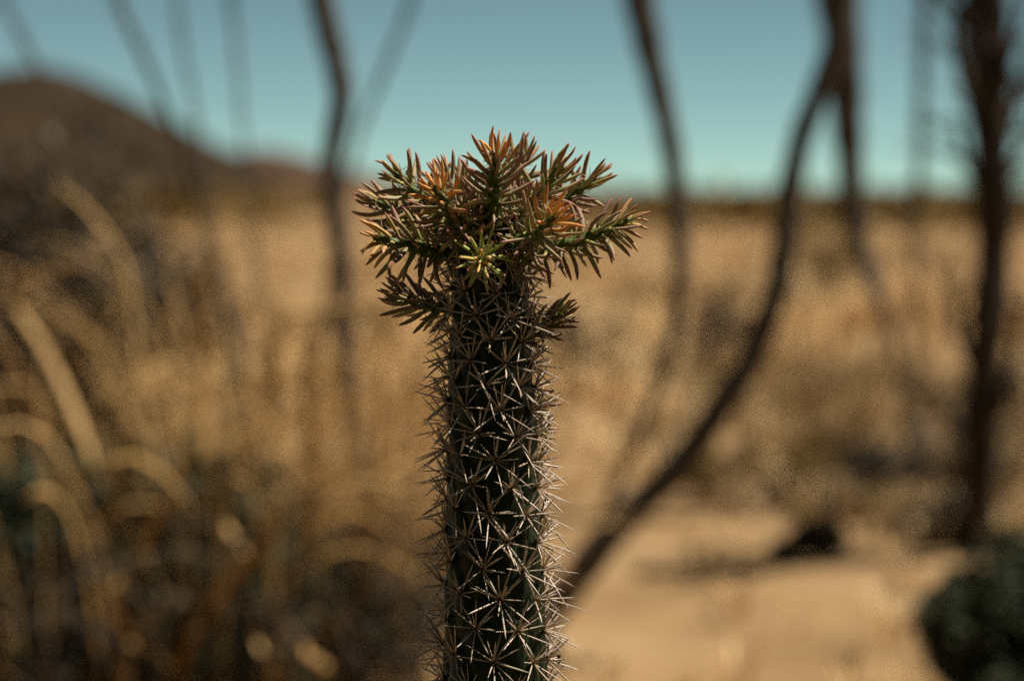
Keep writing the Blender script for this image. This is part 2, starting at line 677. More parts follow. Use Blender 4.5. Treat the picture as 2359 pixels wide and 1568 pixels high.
def build_areoles():
    j = -58
    while True:
        py = float(k_to_py(j))
        if py > PY_GROUND - 60:
            break
        th = A0 + D_ANG * j
        r = float(stem_r(py)) * 0.985
        p = stem_point(th, py, r)
        a = math.radians(th)
        n = Vector((math.sin(a), -math.cos(a), 0.0))
        side = Vector((math.cos(a), math.sin(a), 0.0))
        up = Vector((0, 0, 1))
        nn = (n + up * 0.30).normalized()
        uu = (up - nn * up.dot(nn)).normalized()
        facing = -n.y
        in_frame = py < 1640
        ob = None
        if in_frame:
            sc = random.uniform(0.85, 1.15)
            ob = link('areole', random.choice(FELT), cholla, basis(side, uu, nn, p - nn * 0.5 * MM, sc, sc, sc))
        grow = np.interp(py, [560, 700, 1000, 1500], [0.82, 0.95, 1.0, 1.06])
        for (b, lift, L) in SPINE_PLAN:
            if random.random() < 0.10:
                continue
            b = math.radians(b + random.gauss(0, 9))
            l = math.radians(max(12, lift + random.gauss(0, 9)))
            d = (uu * math.cos(b) + side * math.sin(b)) * math.cos(l) + nn * math.sin(l)
            d.normalize()
            L *= MM * grow * random.uniform(0.85, 1.40)
            if random.random() < 0.10:
                L *= 1.25
            add_spine(ob, p + d * 0.6 * MM, d, L, random.uniform(0.36, 0.50) * MM, facing if in_frame else -5)
        for _ in range(2):            # short thin secondary spines
            b, l = random.uniform(0, 6.28), random.uniform(0.3, 1.0)
            d = ((uu * math.cos(b) + side * math.sin(b)) * math.cos(l) + nn * math.sin(l)).normalized()
            add_spine(ob, p, d, random.uniform(4, 7) * MM, 0.2 * MM, -9)
        j += 1
    return


def add_spine(ob, p, d, L, rad, score):
    x = d.orthogonal().normalized()
    q = Quaternion(d, random.uniform(0, 6.28))
    x = q @ x
    y = d.cross(x)
    spine_list.append((score + L * 20, random.randrange(4), basis(x, y, d, p, rad, rad, L), ob, random.random()))


build_areoles()

# the long spine that carries the fly
FLY_P = W(1277, 1503, YC - 0.004)
near = None
best = 1e9
for o in list(cholla.children):
    if o.name.startswith('areole'):
        w = WM[o.name].translation
        dd = (w - W(1232, 1482, YC)).length
        if w.y <= YC + 0.006 and dd < best:
            best, near = dd, o
p0 = WM[near.name].translation.copy()
p1 = W(1307, 1517, YC - 0.004)
add_spine(near, p0, (p1 - p0).normalized(), (p1 - p0).length, 0.5 * MM, 50)
FLY_P = p0 + (p1 - p0) * 0.60

# --- leaves and branchlets
leaf_list = []     # (score, template, young level, matrix, branch object, rnd)


def branchlet(base, tip, r0, r1, n, llen, young=0.25, yl=1.0, mid=None, start=0.12, front=0.0, droop=0.0, wide=86, gr=0.0):
    n = int(round(n * (0.92 if n > 20 else 1)))
    P0 = W(base[0], base[1], YC + 0.85 * base[2] * MM)
    P1 = W(tip[0], tip[1], YC + 0.85 * tip[2] * MM)
    Pm = W(mid[0], mid[1], YC + 0.85 * mid[2] * MM) if mid else (P0 + P1) / 2 + Vector((0, 0, -0.06 * (P1 - P0).length))
    ns = 40
    P = crom([P0, Pm, P1], ns)
    s = np.linspace(0, 1, ns)
    R = 0.82 * np.interp(s, [0, 0.75, 0.93, 1], [r0, r1 * 1.1, r1 * 0.8, r1 * 0.25]) * PX
    gold = 137.508
    T, N, B = frames(P)
    spos = start + (1 - start) * (np.arange(n) / (n - 1)) ** 0.92
    ang = (np.arange(n) * gold + random.uniform(0, 360)) % 360

    def rf(sv, a):
        out = np.zeros((sv.shape[0], a.shape[1]))
        for q in range(n):
            dth = (np.degrees(a) - ang[q] + 180) % 360 - 180
            ds = (sv - spos[q] + 0.02) / 0.075
            out = np.maximum(out, np.clip(1 - (dth / 38) ** 2 - ds ** 2, 0, 1))
        return 0.84 + 0.26 * out

    V, F, t = tube(P, R, 18, 1.0, rf)
    br = part('branchlet', V, F, M['branch'], cholla, P0)
    hair = Mass()
    for q in range(n):
        sv = spos[q]
        i = min(int(sv * (ns - 1)), ns - 1)
        a = math.radians(ang[q])
        o = Vector(N[i]) * math.cos(a) + Vector(B[i]) * math.sin(a)
        tv = Vector(T[i])
        surf = Vector(P[i]) + o * R[i] * 0.95
        u = (sv - start) / (1 - start)
        alpha = math.radians(np.interp(u, [0, 0.55, 0.85, 1.0], [wide, wide * 0.72, 34, 8]) + random.gauss(0, 9))
        d = (tv * math.cos(alpha) + o * math.sin(alpha)).normalized()
        d = (d + Vector((0, 0, -droop)) * (1 if o.z < 0.1 else 0.25)).normalized()
        bend_dir = (tv - d * tv.dot(d))
        if bend_dir.length < 0.15:
            bend_dir = o - d * o.dot(d)
        if o.z < -0.35 and droop > 0.2:
            bend_dir = -bend_dir + Vector((0, 0, -0.3))
            bend_dir -= d * bend_dir.dot(d)
        y = bend_dir.normalized()
        x = y.cross(d)
        L = 1.40 * llen * PX * np.interp(u, [0, 0.25, 0.7, 0.9, 1.0], [0.82, 1.0, 1.0, 0.72, 0.5]) * random.uniform(0.78, 1.16)
        rad = random.uniform(0.74, 0.94) * MM * np.interp(u, [0, 0.8, 1], [1, 1, 0.78])
        yv = 0.0
        if u > 1 - young:
            yv = yl * min(1, (u - (1 - young)) / young * 1.7 + 0.15)
        ti = random.choices(range(6), [26, 28, 16, 12, 6, 6])[0]
        leaf_list.append((-(surf.y) * 10 + L * 20 + front, ti, (yv, gr), (x, y, d, surf, rad, L), br, random.random()))
        # pale felt pad and needles in the axil
        ax = Vector(P[i]) + o * R[i] * 1.02 + tv * 0.9 * MM
        if u < 0.93:
            for _ in range(random.randint(2, 4)):
                dd = (o * random.uniform(0.5, 1.2) + tv * random.uniform(-0.2, 1.1) + Vector((random.gauss(0, .35), random.gauss(0, .35), random.gauss(0, .35)))).normalized()
                hl = random.uniform(3.0, 8.5) * MM
                Vh, Fh, th = tube(np.array([ax, ax + dd * hl * .6, ax + dd * hl]), [0.17 * MM, 0.14 * MM, 0.015 * MM], 3)
                hair.add(Vh, Fh, 0, t=th, rnd=random.random())
            Vp, Fp, tp = tube(np.array([ax - o * 0.5 * MM, ax, ax + (o + tv * .5) * 0.55 * MM]), [0.6 * MM, 0.75 * MM, 0.3 * MM], 6)
            hair.add(Vp, Fp, 1, t=tp, rnd=0.5)
    hair.build('needle_tufts', [M['hair'], M['wool_pale']], br, P0)
    return br


BR = [
    # base(px,py,dy mm), tip, r0, r1, leaves, leaf length (survey units)
    dict(base=(1045, 505, 12), tip=(903, 388, 14), r0=22, r1=13, n=44, llen=62, yl=0.25),
    dict(base=(1065, 525, -10), tip=(1000, 424, -44), r0=22, r1=13, n=46, llen=60, young=0.42, yl=1.0, front=0.4),
    dict(base=(1050, 535, 26), tip=(856, 456, 30), r0=20, r1=12, n=44, llen=64, yl=0.15),
    dict(base=(1045, 590, -8), tip=(858, 546, -20), r0=24, r1=14, n=46, llen=60, young=0.35, yl=0.55, droop=0.28, front=0.3, mid=(960, 570, -16)),
    dict(base=(1142, 520, -14), tip=(1146, 345, -26), r0=24, r1=14, n=50, llen=62, young=0.30, yl=1.0, front=0.4, mid=(1138, 430, -20)),
    dict(base=(1170, 500, 25), tip=(1206, 345, 34), r0=20, r1=12, n=42, llen=60, yl=0.3),
    dict(base=(1165, 535, 2), tip=(1300, 372, 2), r0=22, r1=13, n=46, llen=62, yl=0.3),
    dict(base=(1190, 520, 26), tip=(1378, 402, 24), r0=20, r1=12, n=44, llen=62, yl=0.2),
    dict(base=(1185, 560, -16), tip=(1284, 494, -52), r0=22, r1=13, n=46, llen=62, young=0.42, yl=1.0, front=0.6),
    dict(base=(1205, 585, -4), tip=(1462, 502, -6), r0=23, r1=13, n=60, llen=58, yl=0.35, droop=0.30, mid=(1330, 556, -8)),
    dict(base=(1118, 572, -18), tip=(1105, 603, -44), r0=17, r1=10, n=32, llen=50, young=0.30, yl=0.55, front=1.0, start=0.15, wide=98, gr=1.0),
    dict(base=(1050, 712, 4), tip=(905, 676, 8), r0=17, r1=10, n=42, llen=56, yl=0.0, wide=62),
    dict(base=(1205, 772, 0), tip=(1302, 716, 0), r0=15, r1=9, n=32, llen=50, yl=0.15, wide=58),
    dict(base=(1222, 938, 8), tip=(1262, 926, 10), r0=9, r1=6, n=13, llen=33, yl=0.0, wide=60),
    dict(base=(1222, 985, 4), tip=(1258, 992, 8), r0=9, r1=6, n=12, llen=33, yl=0.0, wide=62),
    dict(base=(1100, 575, -4), tip=(1050, 495, -30), r0=20, r1=12, n=36, llen=52, yl=0.2),
    dict(base=(1165, 600, 0), tip=(1222, 582, -24), r0=18, r1=10, n=32, llen=52, yl=0.1, droop=0.2),
    dict(base=(1120, 535, 34), tip=(1058, 405, 44), r0=20, r1=12, n=38, llen=58, yl=0.1),
    dict(base=(1180, 545, 36), tip=(1322, 468, 50), r0=20, r1=12, n=38, llen=58, yl=0.0),
    dict(base=(1085, 585, 30), tip=(940, 508, 44), r0=20, r1=12, n=38, llen=58, yl=0.0),
    dict(base=(1085, 490, 10), tip=(1016, 398, 20), r0=18, r1=11, n=34, llen=60, yl=0.2),
    dict(base=(1165, 565, 6), tip=(1228, 452, -14), r0=20, r1=12, n=36, llen=52, yl=0.1),
    dict(base=(1100, 560, 0), tip=(1078, 470, -12), r0=20, r1=12, n=30, llen=48, yl=0.1),
]
for b in BR:
    branchlet(**b)


leaf_list.sort(key=lambda e: -e[0])
mass = Mass()
RATIO = 13.0                     # typical length : radius
LEAF_B = []
for (b, h) in ((0.06, 0), (0.18, 0.1), (0.30, 0.2), (-0.12, 0), (0.36, 0.5), (-0.24, -0.3)):
    ts = np.array([0, 0.12, 0.34, 0.58, 0.78, 0.92, 1.0])
    y = (b * ts ** 2 + h * np.clip(ts - 0.5, 0, 1) ** 2)
    P = np.stack([np.zeros(7), y, ts * (1 - 0.25 * abs(b))], -1)
    LEAF_B.append(tube(P, np.array([.60, .86, .98, 1.0, .84, .48, .03]) / RATIO, 7, 0.86))
YG = (0.0, 0.3, 0.6, 1.0)
LEAF_ME = [[[tri_mesh('leaf', V, F, M['leaf'], True, {'t': t, 'yg': np.full(len(V), y), 'gr': np.full(len(V), g)}) for V, F, t in LEAF_B] for y in YG] for g in (0.0, 1.0)]
for i, (sc, ti, (yv, gv), (x, y, d, surf, rad, L), br, rn) in enumerate(leaf_list):
    s = rad * RATIO
    m = basis(x, y, d, surf, s, 0.5 * s + 0.5 * L, L)
    if i < 300:
        lv = min(range(4), key=lambda q: abs(YG[q] - yv))
        link('leaf', LEAF_ME[int(gv > 0.5)][lv][ti], br, m)
    else:
        V, F, t = LEAF_B[ti]
        A = np.array(m)
        mass.add(V @ A[:3, :3].T + A[:3, 3], F, 0, t=t, yg=yv, gr=gv, rnd=rn)
mass.build('leaves', [M['leaf']], cholla, CHOLLA_BASE)

spine_list.sort(key=lambda e: -e[0])
mass = Mass()
for i, (sc, ti, m, ob, rn) in enumerate(spine_list):
    if i < 300 and ob is not None:
        link('spine', SPINE_ME[ti], ob, m)
    else:
        V, F, t = SPINE_T[ti]
        A = np.array(m)
        mass.add(V @ A[:3, :3].T + A[:3, 3], F, 0, t=t, rnd=rn)
mass.build('spines', [M['spine']], cholla, CHOLLA_BASE)

# ------------------------------------------------------------------ the fly on a spine
def ellipsoid(c, ax, rows=8, cols=12):
    V, F = [], []
    for i in range(rows + 1):
        ph = math.pi * i / rows
        for j in range(cols):
            a = 2 * math.pi * j / cols
            V.append(Vector(c) + Vector(ax[0]) * math.sin(ph) * math.cos(a) + Vector(ax[1]) * math.sin(ph) * math.sin(a) + Vector(ax[2]) * math.cos(ph))
    for i in range(rows):
        for j in range(cols):
            p, q = i * cols + j, i * cols + (j + 1) % cols
            F += [(p, p + cols, q + cols), (p, q + cols, q)]
    return V, F


def build_fly():
    f = thing('fly', FLY_P, 'tiny black fly with red-brown eyes clinging to a long spine', 'fly')
    black = plain('fly_shell', (0.006, 0.006, 0.007), 0.28)
    eye = plain('fly_eye', (0.09, 0.022, 0.012), 0.18)
    wing = NT('fly_wing').finish((0.10, 0.095, 0.09), 0.2, 0.5, 0.5)
    c = FLY_P + Vector((0, -0.0013, 0))
    X, Y, Z = Vector((1, 0, 0)), Vector((0, 1, 0)), Vector((0, 0, 1))
    P = np.array([c + Z * z * MM for z in (1.15, 0.95, 0.5, 0.0, -0.5, -1.1, -1.75, -2.15)])
    V, F, t = tube(P, np.array([.25, .7, .95, .85, .92, .82, .45, .08]) * MM, 12, 0.9)
    part('body', V, F, black, f, c)
    h = c + Z * 1.65 * MM
    hd = part('head', *ellipsoid(h, (X * .85 * MM, Y * .55 * MM, Z * .62 * MM)), black, f, h)
    for s in (-1, 1):
        e = h + X * s * 0.5 * MM + Y * -0.16 * MM + Z * 0.06 * MM
        part('eye', *ellipsoid(e, (X * .46 * MM, Y * .5 * MM, Z * .58 * MM)), eye, hd, e)
        r = c + X * s * 0.55 * MM + Y * -0.75 * MM + Z * 0.45 * MM
        d = Vector((s * 0.28, -0.05, -1)).normalized()
        P = np.array([r, r + d * 1.0 * MM, r + d * 2.2 * MM, r + d * 2.9 * MM])
        V, F, t = tube(P, np.array([.15, .5, .62, .12]) * MM, 8, 0.06)
        part('wing', V, F, wing, f, r)
        for q in (0.6, 0.0, -0.6):
            a = c + X * s * 0.6 * MM + Z * q * MM
            P = np.array([a, a + X * s * 0.65 * MM + Z * 0.25 * MM, a + X * s * 0.75 * MM + Y * 1.0 * MM - Z * .35 * MM])
            V, F, t = tube(P, np.array([.10, .08, .04]) * MM, 5)
            part('leg', V, F, black, f, a)


build_fly()

# ------------------------------------------------------------------ tall thorny wands (ocotillo)
def wand_mesh(path, r0, r1, n=40):
    P = crom(path, n)
    ph = random.uniform(0, 6)
    R = np.linspace(r0, r1, n)

    def rf(s, a):
        return 1 + 0.10 * np.sin(5 * a + s * 9 + ph) + 0.07 * np.sin(s * 70 + 2 * a)
    V, F, t = tube(P, R, 10, 1.0, rf)
    th = Mass()
    T, N, B = frames(P)
    L = np.linalg.norm(np.diff(P, axis=0), axis=1).sum()
    for q in range(int(L / 0.022)):
        u = random.random()
        i = int(u * (n - 1))
        a = random.uniform(0, 6.28)
        o = Vector(N[i]) * math.cos(a) + Vector(B[i]) * math.sin(a)
        b = Vector(P[i]) + o * R[i] * 0.9
        e = b + (o + Vector(T[i]) * random.uniform(-.1, .5)) * random.uniform(0.012, 0.024)
        Vv, Ff, tt = tube(np.array([b, (b + e) / 2, e]), [0.0018, 0.0012, 0.0002], 3)
        th.add(Vv, Ff)
    return V, F, th


def ocotillo(base, wands, label, group):
    t = thing('ocotillo', base, label, 'ocotillo', group)
    # woody crown where the wands meet
    for path, r0, r1 in wands:
        V, F, th = wand_mesh([base + Vector((random.uniform(-.05, .05), random.uniform(-.05, .05), -0.03))] + path, r0, r1)
        w = part('stem', V, F, M['wand'], t, base)
        th.build('thorns', [M['wand']], w, base)
    P = np.array([base + Vector((0, 0, z)) for z in (-0.05, 0.02, 0.08, 0.14)])
    V, F, _ = tube(P, [0.07, 0.06, 0.045, 0.02], 14, 1.0, lambda s, a: 1 + 0.15 * np.sin(4 * a + s * 5))
    part('root_crown', V, F, M['wand'], t, base)


def pts(lst, y):
    return [W(p[0], p[1], y + (p[2] if len(p) > 2 else 0)) for p in lst]


GB = 'ocotillos among the dry grass'
# right of the cholla
b = G(1195, 1500)
ocotillo(b, [
    (pts([(1270, 1400), (1345, 1310), (1400, 1240), (1480, 1152), (1568, 1068), (1660, 930), (1725, 830), (1785, 680), (1808, 560), (1822, 430), (1850, 310), (1893, 190), (1935, 60), (1960, -80)], b.y), 0.031, 0.017),
    (pts([(1330, 1300), (1470, 1010), (1548, 780), (1566, 600), (1556, 430), (1538, 300), (1505, 150), (1478, 20), (1455, -160)], b.y + 0.3), 0.003, 0.031),
    ([], 0, 0),
][:2], 'thorny ocotillo with one wand bent in a long curve, behind the cholla', GB)
b = G(2120, 1080)
ocotillo(b, [
    (pts([(2060, 800), (1990, 600), (1966, 450), (1955, 300), (1945, 130), (1925, -20), (1900, -160)], b.y - 1.0), 0.004, 0.064),
    (pts([(2110, 800), (2108, 560), (2118, 380), (2122, 200), (2130, 30), (2128, -120)], b.y), 0.008, 0.019),
], 'ocotillo with one stout dark wand and one pale upright wand', GB)
b = G(700, 1500)
ocotillo(b, [
    (pts([(830, 1200), (800, 850), (792, 640), (772, 480), (765, 360), (786, 220), (765, 110), (735, -20), (720, -150)], b.y), 0.012, 0.024),
    (pts([(700, 1100), (760, 620), (822, 330), (875, 190), (935, 30), (970, -90)], b.y + 0.3), 0.004, 0.006),
    (pts([(640, 1050), (590, 600), (560, 300), (548, 160), (535, 10), (530, -120)], b.y + 0.1), 0.003, 0.0045),
    (pts([(620, 1100), (500, 600), (455, 300), (430, 160), (410, 20), (400, -120)], b.y - 0.1), 0.003, 0.004),
    (pts([(600, 1050), (440, 420), (378, 240), (330, 130), (275, 10), (230, -120)], b.y - 0.1), 0.004, 0.0075),
    (pts([(560, 1000), (260, 400), (80, 140), (30, 50), (-20, -50), (-60, -150)], b.y), 0.004, 0.005),
], 'many-stemmed ocotillo fanning up behind the straw clump', GB)

# ------------------------------------------------------------------ bare tree at the right edge
def bare_tree():
    b = G(2245, 1290)
    t = thing('bare_tree', b, 'dark slender tree with bare twigs fanning from its trunk', 'tree')
    y = b.y
    P = crom([b - Vector((0, 0, .05))] + pts([(2262, 1000), (2280, 700), (2290, 450), (2284, 250), (2278, 100), (2275, -60), (2270, -220)], y), 40)
    V, F, _ = tube(P, np.linspace(0.036, 0.048, 40), 12, 1.0, lambda s, a: 1 + 0.12 * np.sin(3 * a + s * 20) + 0.08 * np.sin(s * 50))
    tr = part('trunk', V, F, M['trunk'], t, b)
    limbs = [((2284, 330), (2215, 180), (2190, 60), -0.2), ((2282, 230), (2220, 60), (2160, -40), 0.2), ((2284, 400), (2235, 250), (2225, 90), 0.3),
             ((2286, 420), (2330, 280), (2380, 130), 0.1), ((2284, 260), (2330, 120), (2375, -30), -0.2), ((2288, 520), (2335, 380), (2390, 300), 0.2),
             ((2280, 120), (2200, 20), (2120, -60), 0.0), ((2284, 300), (2345, 230), (2400, 200), 0.3), ((2290, 480), (2240, 400), (2205, 300), -0.1),
             ((2275, 900), (2215, 780), (2190, 650), 0.1), ((2270, 1000), (2330, 850), (2365, 700), -0.1), ((2262, 1050), (2190, 960), (2140, 900), 0.15)]
    for a, m, e, dy in limbs:
        P = crom([W(a[0], a[1], y), W(m[0], m[1], y + dy * .5), W(e[0], e[1], y + dy)], 12)
        V, F, _ = tube(P, np.linspace(0.018, 0.006, 12), 6)
        lb = part('limb', V, F, M['trunk'], t, P[0])
        tw = Mass()
        for _ in range(16):
            i = random.randint(2, 11)
            p = Vector(P[i])
            d = Vector((random.gauss(0, .6), random.gauss(0, .6), random.uniform(-.1, 1))).normalized()
            L = random.uniform(0.06, 0.2)
            Vt, Ft, _t = tube(np.array([p, p + d * L * .5 + Vector((0, 0, .01)), p + d * L]), [0.0042, 0.003, 0.001], 4)
            tw.add(Vt, Ft)
        tw.build('twigs', [M['trunk']], lb, P[0])


bare_tree()

# ------------------------------------------------------------------ shrubs
LEAF2 = (np.array([(0, 0, 0), (0.32, 0.45, 0.10), (0, 1.0, 0), (-0.32, 0.45, 0.10), (0, 0.45, -0.06)]), np.array([(0, 1, 4), (1, 2, 4), (2, 3, 4), (3, 0, 4)]))


def rand_rot(n):
    q = RNG.normal(size=(n, 4))
    q /= np.linalg.norm(q, axis=1)[:, None]
    w, x, y, z = q.T
    return np.stack([np.stack([1 - 2 * (y * y + z * z), 2 * (x * y - w * z), 2 * (x * z + w * y)], -1),
                     np.stack([2 * (x * y + w * z), 1 - 2 * (x * x + z * z), 2 * (y * z - w * x)], -1),
                     np.stack([2 * (x * z - w * y), 2 * (y * z + w * x), 1 - 2 * (x * x + y * y)], -1)], 1)


def scatter(tV, tF, centers, sizes, rots):
    n, k = len(centers), len(tV)
    V = np.einsum('nij,kj->nki', rots, tV) * np.asarray(sizes)[:, None, None] + centers[:, None, :]
    F = tF[None] + (np.arange(n) * k)[:, None, None]
    return V.reshape(-1, 3), F.reshape(-1, 3), k


def shrub(name, base, size, n, leaf, mat, label, cat='shrub', group=None, twig_n=16, clumps=14, lo=0.15):
    base = Vector(base)
    t = thing(name, base, label, cat, group)
    sx, sy, sz = size
    cl, rr = [], []
    tw = []
    for i in range(clumps):
        a = random.uniform(0, 6.28)
        u = random.uniform(0, 1) ** 0.6
        h = random.uniform(lo, 1.0)
        k = math.sqrt(max(0.05, 1 - (h * 0.95) ** 2.4))
        c = Vector((sx * u * k * math.cos(a), sy * u * k * math.sin(a), sz * h))
        cl.append(c)
        rr.append(random.uniform(0.20, 0.34) * (sx + sz) * 0.5)
    C = []
    per = n // clumps
    for c, r in zip(cl, rr):
        d = RNG.normal(size=(per, 3))
        d /= np.linalg.norm(d, axis=1)[:, None]
        d *= (RNG.random(per) ** 0.45)[:, None] * r
        C.append(np.array(c) + d)
    C = np.vstack(C)
    C[:, 2] = np.maximum(C[:, 2], 0.01)
    V, F, k = scatter(LEAF2[0], LEAF2[1], C, RNG.uniform(0.7, 1.3, len(C)) * leaf, rand_rot(len(C)))
    part('crown', V + np.array(base), F, M[mat], t, base, False, {'rnd': np.repeat(RNG.random(len(C)), k)}, None, 'stuff')
    m = Mass()
    for c, r in zip(cl, rr):
        P = crom([(base.x + random.uniform(-.03, .03), base.y + random.uniform(-.03, .03), base.z - 0.02), base + c * 0.5 + Vector((0, 0, sz * .08)), base + c], 7)
        Vt, Ft, _t = tube(P, np.linspace(0.010, 0.002, 7) * (sz / 0.5), 5)
        m.add(Vt, Ft)
    m.build('branches', [M['trunk']], t, base)
    return t


# dense dark evergreen at the lower right
b = W(2385, 1500, 3.4)
shrub('evergreen_shrub', (b.x, 3.4, 0), (0.18, 0.20, 0.26), 22000, 0.016, 'dark_leaf', 'dense near-black evergreen shrub on the open sandy ground', clumps=40, lo=0.05)
# shrubs on the left behind the straw clump
b = W(60, 1000, 4.9)
shrub('twiggy_shrub', (b.x, 4.9, 0), (0.48, 0.40, 0.78), 8000, 0.034, 'grey_leaf', 'tall grey-brown twiggy shrub behind the straw clump', clumps=30)
b = W(200, 1450, 3.62)  # dark foliage put in where the clump's lower left is only shadow
shrub('evergreen_shrub', (b.x, 3.62, 0), (0.42, 0.24, 0.36), 22000, 0.026, 'dark_leaf', 'dark shrub standing in for the shade inside the straw clump', clumps=40, lo=0.05)
# low bushes on the flat to the right
for px, py, s, h, mat, lab in (
        (1770, 1165, 0.30, 0.13, 'olive_leaf', 'low olive bush beside the bent ocotillo wand'),
        (1850, 1275, 0.12, 0.06, 'grey_leaf', 'small dark brown cushion bush standing in for a shadow in front of the low olive bush'),  # dark cushion built in place of a shadow on the ground
        (2150, 1260, 0.14, 0.12, 'grey_leaf', 'small grey-brown bush standing in for a shadow close to the bare tree'),  # also built where there is only shadow
        (2200, 1150, 0.34, 0.34, 'grey_leaf', 'wide grey-brown bush round the foot of the bare tree'),
        (1345, 920, 0.30, 0.30, 'grey_leaf', 'grey bush alone on the pale flat next to the cholla stem'),
        (1640, 900, 0.30, 0.32, 'grey_leaf', 'rounded grey-brown bush beyond the bent ocotillo wand'),
        (1905, 680, 0.55, 0.45, 'olive_leaf', 'far olive-brown bush standing alone on the plain'),
        (830, 830, 0.26, 0.26, 'grey_leaf', 'brown bush on the flat behind the straw clump'),
        (2010, 1180, 0.20, 0.14, 'grey_leaf', 'flat grey-brown bush between olive bush and bare tree')):
    g = G(px, py)
    shrub('low_bush', (g.x, g.y, 0), (s, s, h), 1400, 0.022 if s < 0.4 else 0.04, mat, lab, clumps=12, lo=0.05)

# dark brush added out of view to block fill light on the cholla front
for (x, y, sx, sz, lab) in ((-0.30, 0.45, 0.34, 0.44, 'added low dark shrub, unseen, at the foot of the cholla to cut ground bounce'),
                            (0.42, 0.30, 0.36, 0.42, 'added low dark shrub, unseen, a step from the cholla to cut ground bounce'),
                            (-0.66, 0.78, 0.30, 0.36, 'added low dark shrub out of view on the left, dimming fill on the cholla'),
                            (0.72, 0.74, 0.30, 0.34, 'added low dark shrub out of view on the right, dimming fill on the cholla'),
                            (-0.9, -0.7, 0.75, 1.9, 'added tall dark thicket behind the camera, blocking sky light on the cholla'),
                            (0.55, -1.0, 0.80, 2.1, 'tallest added dark thicket behind the camera, blocking sky light on the cholla'),
                            (1.75, -0.5, 0.60, 1.5, 'added dark thicket behind the camera to the right, blocking sky light')):
    big = sz > 1
    shrub('fill_blocking_thicket' if big else 'evergreen_shrub', (x, y, 0), (sx, sx * 0.8, sz), 9000, 0.07 if big else 0.03, 'dark_leaf', lab, clumps=34, lo=0.05)  # every shrub in this loop is an added light blocker

# ------------------------------------------------------------------ straw clumps
def blade_path(base, az, h, reach, droop, n=9):
    u = np.linspace(0, 1, n)
    dx = reach * u ** 1.6
    z = h * (2 * u - (1 + 0.55 * droop) * u * u)
    return np.stack([base[0] + dx * math.cos(az), base[1] + dx * math.sin(az), base[2] + z], -1)


def straw_clump(loc, spread, n, hmin, hmax, w, label, named=(), shade_thatch_n=200, group='dry straw clumps beside the cholla', skew=0.0):
    loc = Vector(loc)
    t = thing('dry_grass_clump', loc, label, 'grass clump', group)
    for path, wd in named:
        P = crom(path, 22)
        R = np.interp(np.linspace(0, 1, 22), [0, 0.15, 0.75, 1], [0.6, 1, 0.9, 0.25]) * wd / 2
        V, F, tt = tube(P, R, 6, 0.22, roll=random.uniform(0, 3))
        part('blade', V, F, M['straw'], t, path[0])
    m = Mass()
    for _ in range(n):
        a = random.uniform(0, 6.28)
        r = spread * random.random() ** 0.5
        b = loc + Vector((r * math.cos(a), r * math.sin(a), -0.01))
        h = random.uniform(hmin, hmax)
        P = blade_path(b, a + random.gauss(0, 0.9), h, random.uniform(0.1, 0.75) * h + skew * h, random.choice((0, 0.1, 0.3, 0.6)))
        R = np.interp(np.linspace(0, 1, 9), [0, 0.2, 0.7, 1], [0.7, 1, 0.8, 0.1]) * w * random.uniform(0.6, 1.3) / 2
        V, F, tt = tube(P, R, 4, 0.25, roll=random.uniform(0, 3))
        m.add(V, F, 0, rnd=random.random())
    m.build('fine_blades', [M['straw']], t, loc)
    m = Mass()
    for _ in range(shade_thatch_n):
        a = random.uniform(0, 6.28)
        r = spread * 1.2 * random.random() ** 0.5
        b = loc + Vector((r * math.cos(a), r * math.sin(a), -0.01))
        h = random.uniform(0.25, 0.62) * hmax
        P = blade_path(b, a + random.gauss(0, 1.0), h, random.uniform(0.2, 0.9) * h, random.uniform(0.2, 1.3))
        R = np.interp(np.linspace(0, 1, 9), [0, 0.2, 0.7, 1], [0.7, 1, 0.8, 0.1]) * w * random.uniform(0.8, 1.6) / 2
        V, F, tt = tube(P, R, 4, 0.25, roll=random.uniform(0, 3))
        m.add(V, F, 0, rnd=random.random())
    m.build('shade_dark_old_blades', [M['shade_thatch']], t, loc)  # dark colour carries the shade at the heart of the clump
    return t


YB = 3.45
B1 = W(430, 1568, YB); B1.z = 0.0


def nb(pl, y=YB, foot=None, wd=0.010):
    f = foot if foot is not None else B1 + Vector((random.uniform(-.10, .10), random.uniform(-.05, .08), 0))
    return ([f] + [W(a, c, y) for a, c in pl], wd)


